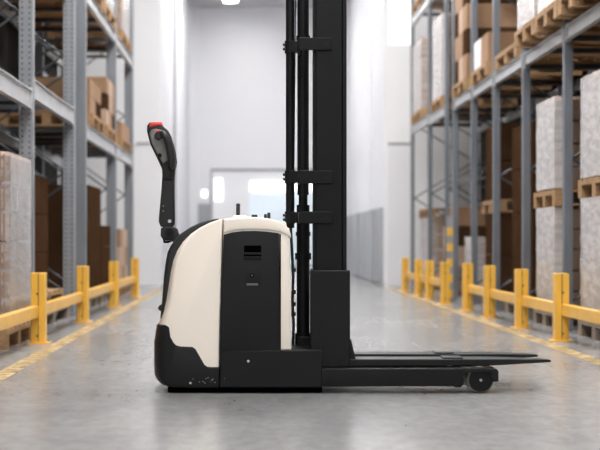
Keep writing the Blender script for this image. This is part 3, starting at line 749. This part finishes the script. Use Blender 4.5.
# ---- right, floor level
R1X = 3.13
pallet(R1X, 9.98, 0, .95, 1.02, 'wooden pallet on the floor at the frame edge, under tall white wrapped goods', 'wood_grey')
wrapped(R1X, 9.98, .145 + EPS, .9, 1.0, 5, .19, 'white film wrapped block on the floor pallet nearest the camera, fork side', 'card', 'film_glare')
pallet(R1X, 9.98, 1.10 + EPS * 2, .95, 1.02, 'wooden pallet sandwiched between two white wrapped blocks nearest the camera', 'wood')
wrapped(R1X, 9.98, 1.25 + EPS * 2, .9, 1.0, 4, .20, 'white film wrapped block stacked on a pallet nearest the camera, fork side', 'card', 'film_glare')
R2 = 11.68
pallet(R1X, R2, 0, .85, 1.02, 'wooden pallet on the floor behind the second guard post, under white wrapped goods', 'wood_grey')
wrapped(R1X, R2, .145 + EPS, .78, 1.0, 5, .182, 'white wrapped block on the floor between two uprights, with a pallet on top', 'card', 'film_glare')
pallet(R1X, R2, 1.06 + EPS * 2, .85, 1.02, 'light wooden pallet between two wrapped blocks in the second bay')
wrapped(R1X, R2, 1.21 + EPS * 2, .78, 1.0, 4, .20, 'white wrapped block stacked on the light wooden pallet in the second bay', 'card', 'film_glare')
pallet(3.2, 13.25, 0, 1.1, 1.02, 'wooden pallet on the floor under tall shaded brown cartons in the third bay', 'wood_grey')
stack(3.22, 13.25, .145 + EPS, 1.0, .95, 4, .45, 'third bay of the narrow racks', 'card_shade_dark', 1, 2, 'dark brown')
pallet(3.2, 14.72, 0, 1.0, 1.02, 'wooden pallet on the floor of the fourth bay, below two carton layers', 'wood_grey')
stack(3.2, 14.72, .145 + EPS, .95, .95, 2, .46, 'on the fourth bay floor pallet', 'card_shade_dark', 2, 1, 'brown')
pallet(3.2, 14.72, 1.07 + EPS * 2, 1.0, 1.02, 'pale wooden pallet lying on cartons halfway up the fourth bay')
stack(3.2, 14.72, 1.215 + EPS * 3, .95, .95, 2, .42, 'halfway up the fourth bay', 'card_shade_dark', 2, 1, 'dark brown')
pallet(3.2, 16.14, 0, 1.0, 1.02, 'wooden pallet on the floor of the fifth bay beside the striped guard', 'wood_grey')
wrapped(3.2, 16.14, .145 + EPS, .95, .98, 3, .22, 'low white wrapped block in the fifth bay beside the striped guard', 'card_pale', 'film_glare')
pallet(3.2, 18.12, 0, 1.0, 1.02, 'wooden pallet under brown cartons in the far rack, behind the striped guard')
stack(3.2, 18.12, .145 + EPS, .9, .95, 4, .27, 'far rack behind the striped guard', ('card', 'card_shade_dark', 'card_pale'), 2, 2, 'brown')
pallet(3.2, 20.35, 0, 1.2, 1.02, 'wooden pallet on the floor at the white wall end of the far rack')
wrapped(3.2, 20.35, .145 + EPS, 1.1, .98, 4, .24, 'pinkish wrapped cartons on the floor against the white wall end', 'card_pale', 'film')
pallet(3.2, 20.35, 1.11 + EPS * 2, 1.2, 1.02, 'orange brown pallet lying on wrapped cartons by the white wall')
# ---- unseen loads added outside the frame to block front light from the racks
for yy, q in ((5.6, 'first'), (7.0, 'second')):
    for z, lv in ((0, 'on the floor'), (2.0 + EPS, 'on the first beam'), (3.5 + EPS, 'on the highest beam')):
        pallet(-2.30, yy, z, 1.2, 1.05, f'added light-blocking pallet {lv} outside the frame, {q} bay slot, tiller side')
        wrapped(-2.30, yy, z + .145 + EPS, 1.15, 1.0, 3, .40, f'added light-blocking wrapped cartons {lv} outside the frame, {q} bay slot, tiller side', 'card', 'film', 2, 2)
for yy, q in ((7.05, 'first'), (8.42, 'second')):
    for z, lv in ((0, 'on the floor'), (2.55 + EPS, 'on the beam')):
        pallet(3.12, yy, z, 1.2, 1.03, f'added light-blocking pallet {lv} outside the frame, {q} bay slot, fork side')
        wrapped(3.12, yy, z + .145 + EPS, 1.15, 1.0, 4, .48 if z == 0 else .3, f'wrapped cartons {lv} outside the frame, {q} bay slot, fork side', 'card', 'film_glare', 2, 2)
# ---- right, on the beams
for i, (yy, w, z) in enumerate(((9.45, .5, 2.55), (10.12, .82, 2.55), (10.99, .82, 2.55), (11.85, .82, 2.55))):
    nm = ['partly out of the frame', 'straight above the nearest wrapped block', 'over an upright', 'next to the empty pallet'][i]
    pallet(3.0, yy, z + .03, w, 1.05, f'wooden pallet with square blocks high on the beams, {nm}')
    if i: wrapped(3.0, yy, z + .175 + EPS * 2, w - .03, 1.02, 4, .28, f'white wrapped goods high on the beams, {nm}', 'card', 'film_glare')
pallet(3.08, 13.22, 2.56 + EPS, 1.1, 1.02, 'empty light pallet on the beam beside the white wrapped goods')
pallet(3.08, 14.70, 2.57 + EPS, 1.0, 1.05, 'wooden pallet on the beam between two tall uprights, under tan cartons')
stack(3.08, 14.70, 2.715 + EPS * 2, .9, 1.0, 1, .34, 'on the beam between tall uprights', ('card', 'paper'), 2, 1, 'tan')
pallet(3.08, 16.12, 2.58 + EPS, 1.0, 1.05, 'wooden pallet on the beam straight above the striped corner guard')
stack(3.08, 16.12, 2.725 + EPS * 2, .9, 1.0, 4, .30, 'on the beam above the striped guard', ('card', 'card_pale', 'card_shade_dark', 'card'), 3, 1, 'tan')
pallet(3.08, 18.12, 2.58 + EPS, 1.0, 1.05, 'brown pallet on the first beam of the far fork side rack')
wrapped(3.08, 18.12, 2.725 + EPS * 2, .95, 1.0, 4, .28, 'white wrapped block on the first beam of the far fork side rack', 'card_pale', 'film_glare')
pallet(3.08, 20.33, 2.62 + EPS, 1.2, 1.05, 'brown pallet on the beam beside the white end wall')
wrapped(3.08, 20.33, 2.765 + EPS * 2, 1.1, 1.0, 4, .27, 'pinkish white wrapped block on the beam beside the white end wall', 'card_pale', 'film')
for yy, z, nm in ((14.72, 4.37, 'highest beam of the narrow racks'), (16.14, 4.37, 'highest beam above the striped guard')):
    pallet(3.1, yy, z + EPS, 1.0, 1.05, f'wooden pallet seen from below, {nm}')
pallet(3.1, 18.12, 4.38 + EPS, 1.0, 1.05, 'pallet on the upper beam of the far fork side rack, near half')
pallet(3.1, 20.33, 4.38 + EPS, 1.2, 1.05, 'pallet on the upper beam of the far fork side rack, end half')

# ------------------------------------------------------------------ world, camera
w = bpy.data.worlds.new('World'); scene.world = w; w.use_nodes = True
bgn = w.node_tree.nodes['Background']; bgn.inputs[0].default_value = (.93, .96, 1, 1); bgn.inputs[1].default_value = .65
cam = bpy.data.cameras.new('camera'); co = bpy.data.objects.new('camera', cam); COL.objects.link(co)
co.location = (0, 0, H); co.rotation_euler = (math.radians(90), 0, 0)
cam.sensor_width = 36; cam.lens = 36 * F / 600; cam.shift_x = (300 - VX) / 600; cam.shift_y = (HY - 225) / 600
cam.dof.use_dof = True; cam.dof.focus_distance = 6.6; cam.dof.aperture_fstop = 2.5
cam.clip_end = 200
scene.camera = co
scene.view_settings.view_transform = 'Standard'; scene.view_settings.look = 'None'
scene.view_settings.gamma = 1.0; scene.view_settings.exposure = 0.12
scene.view_settings.use_curve_mapping = False
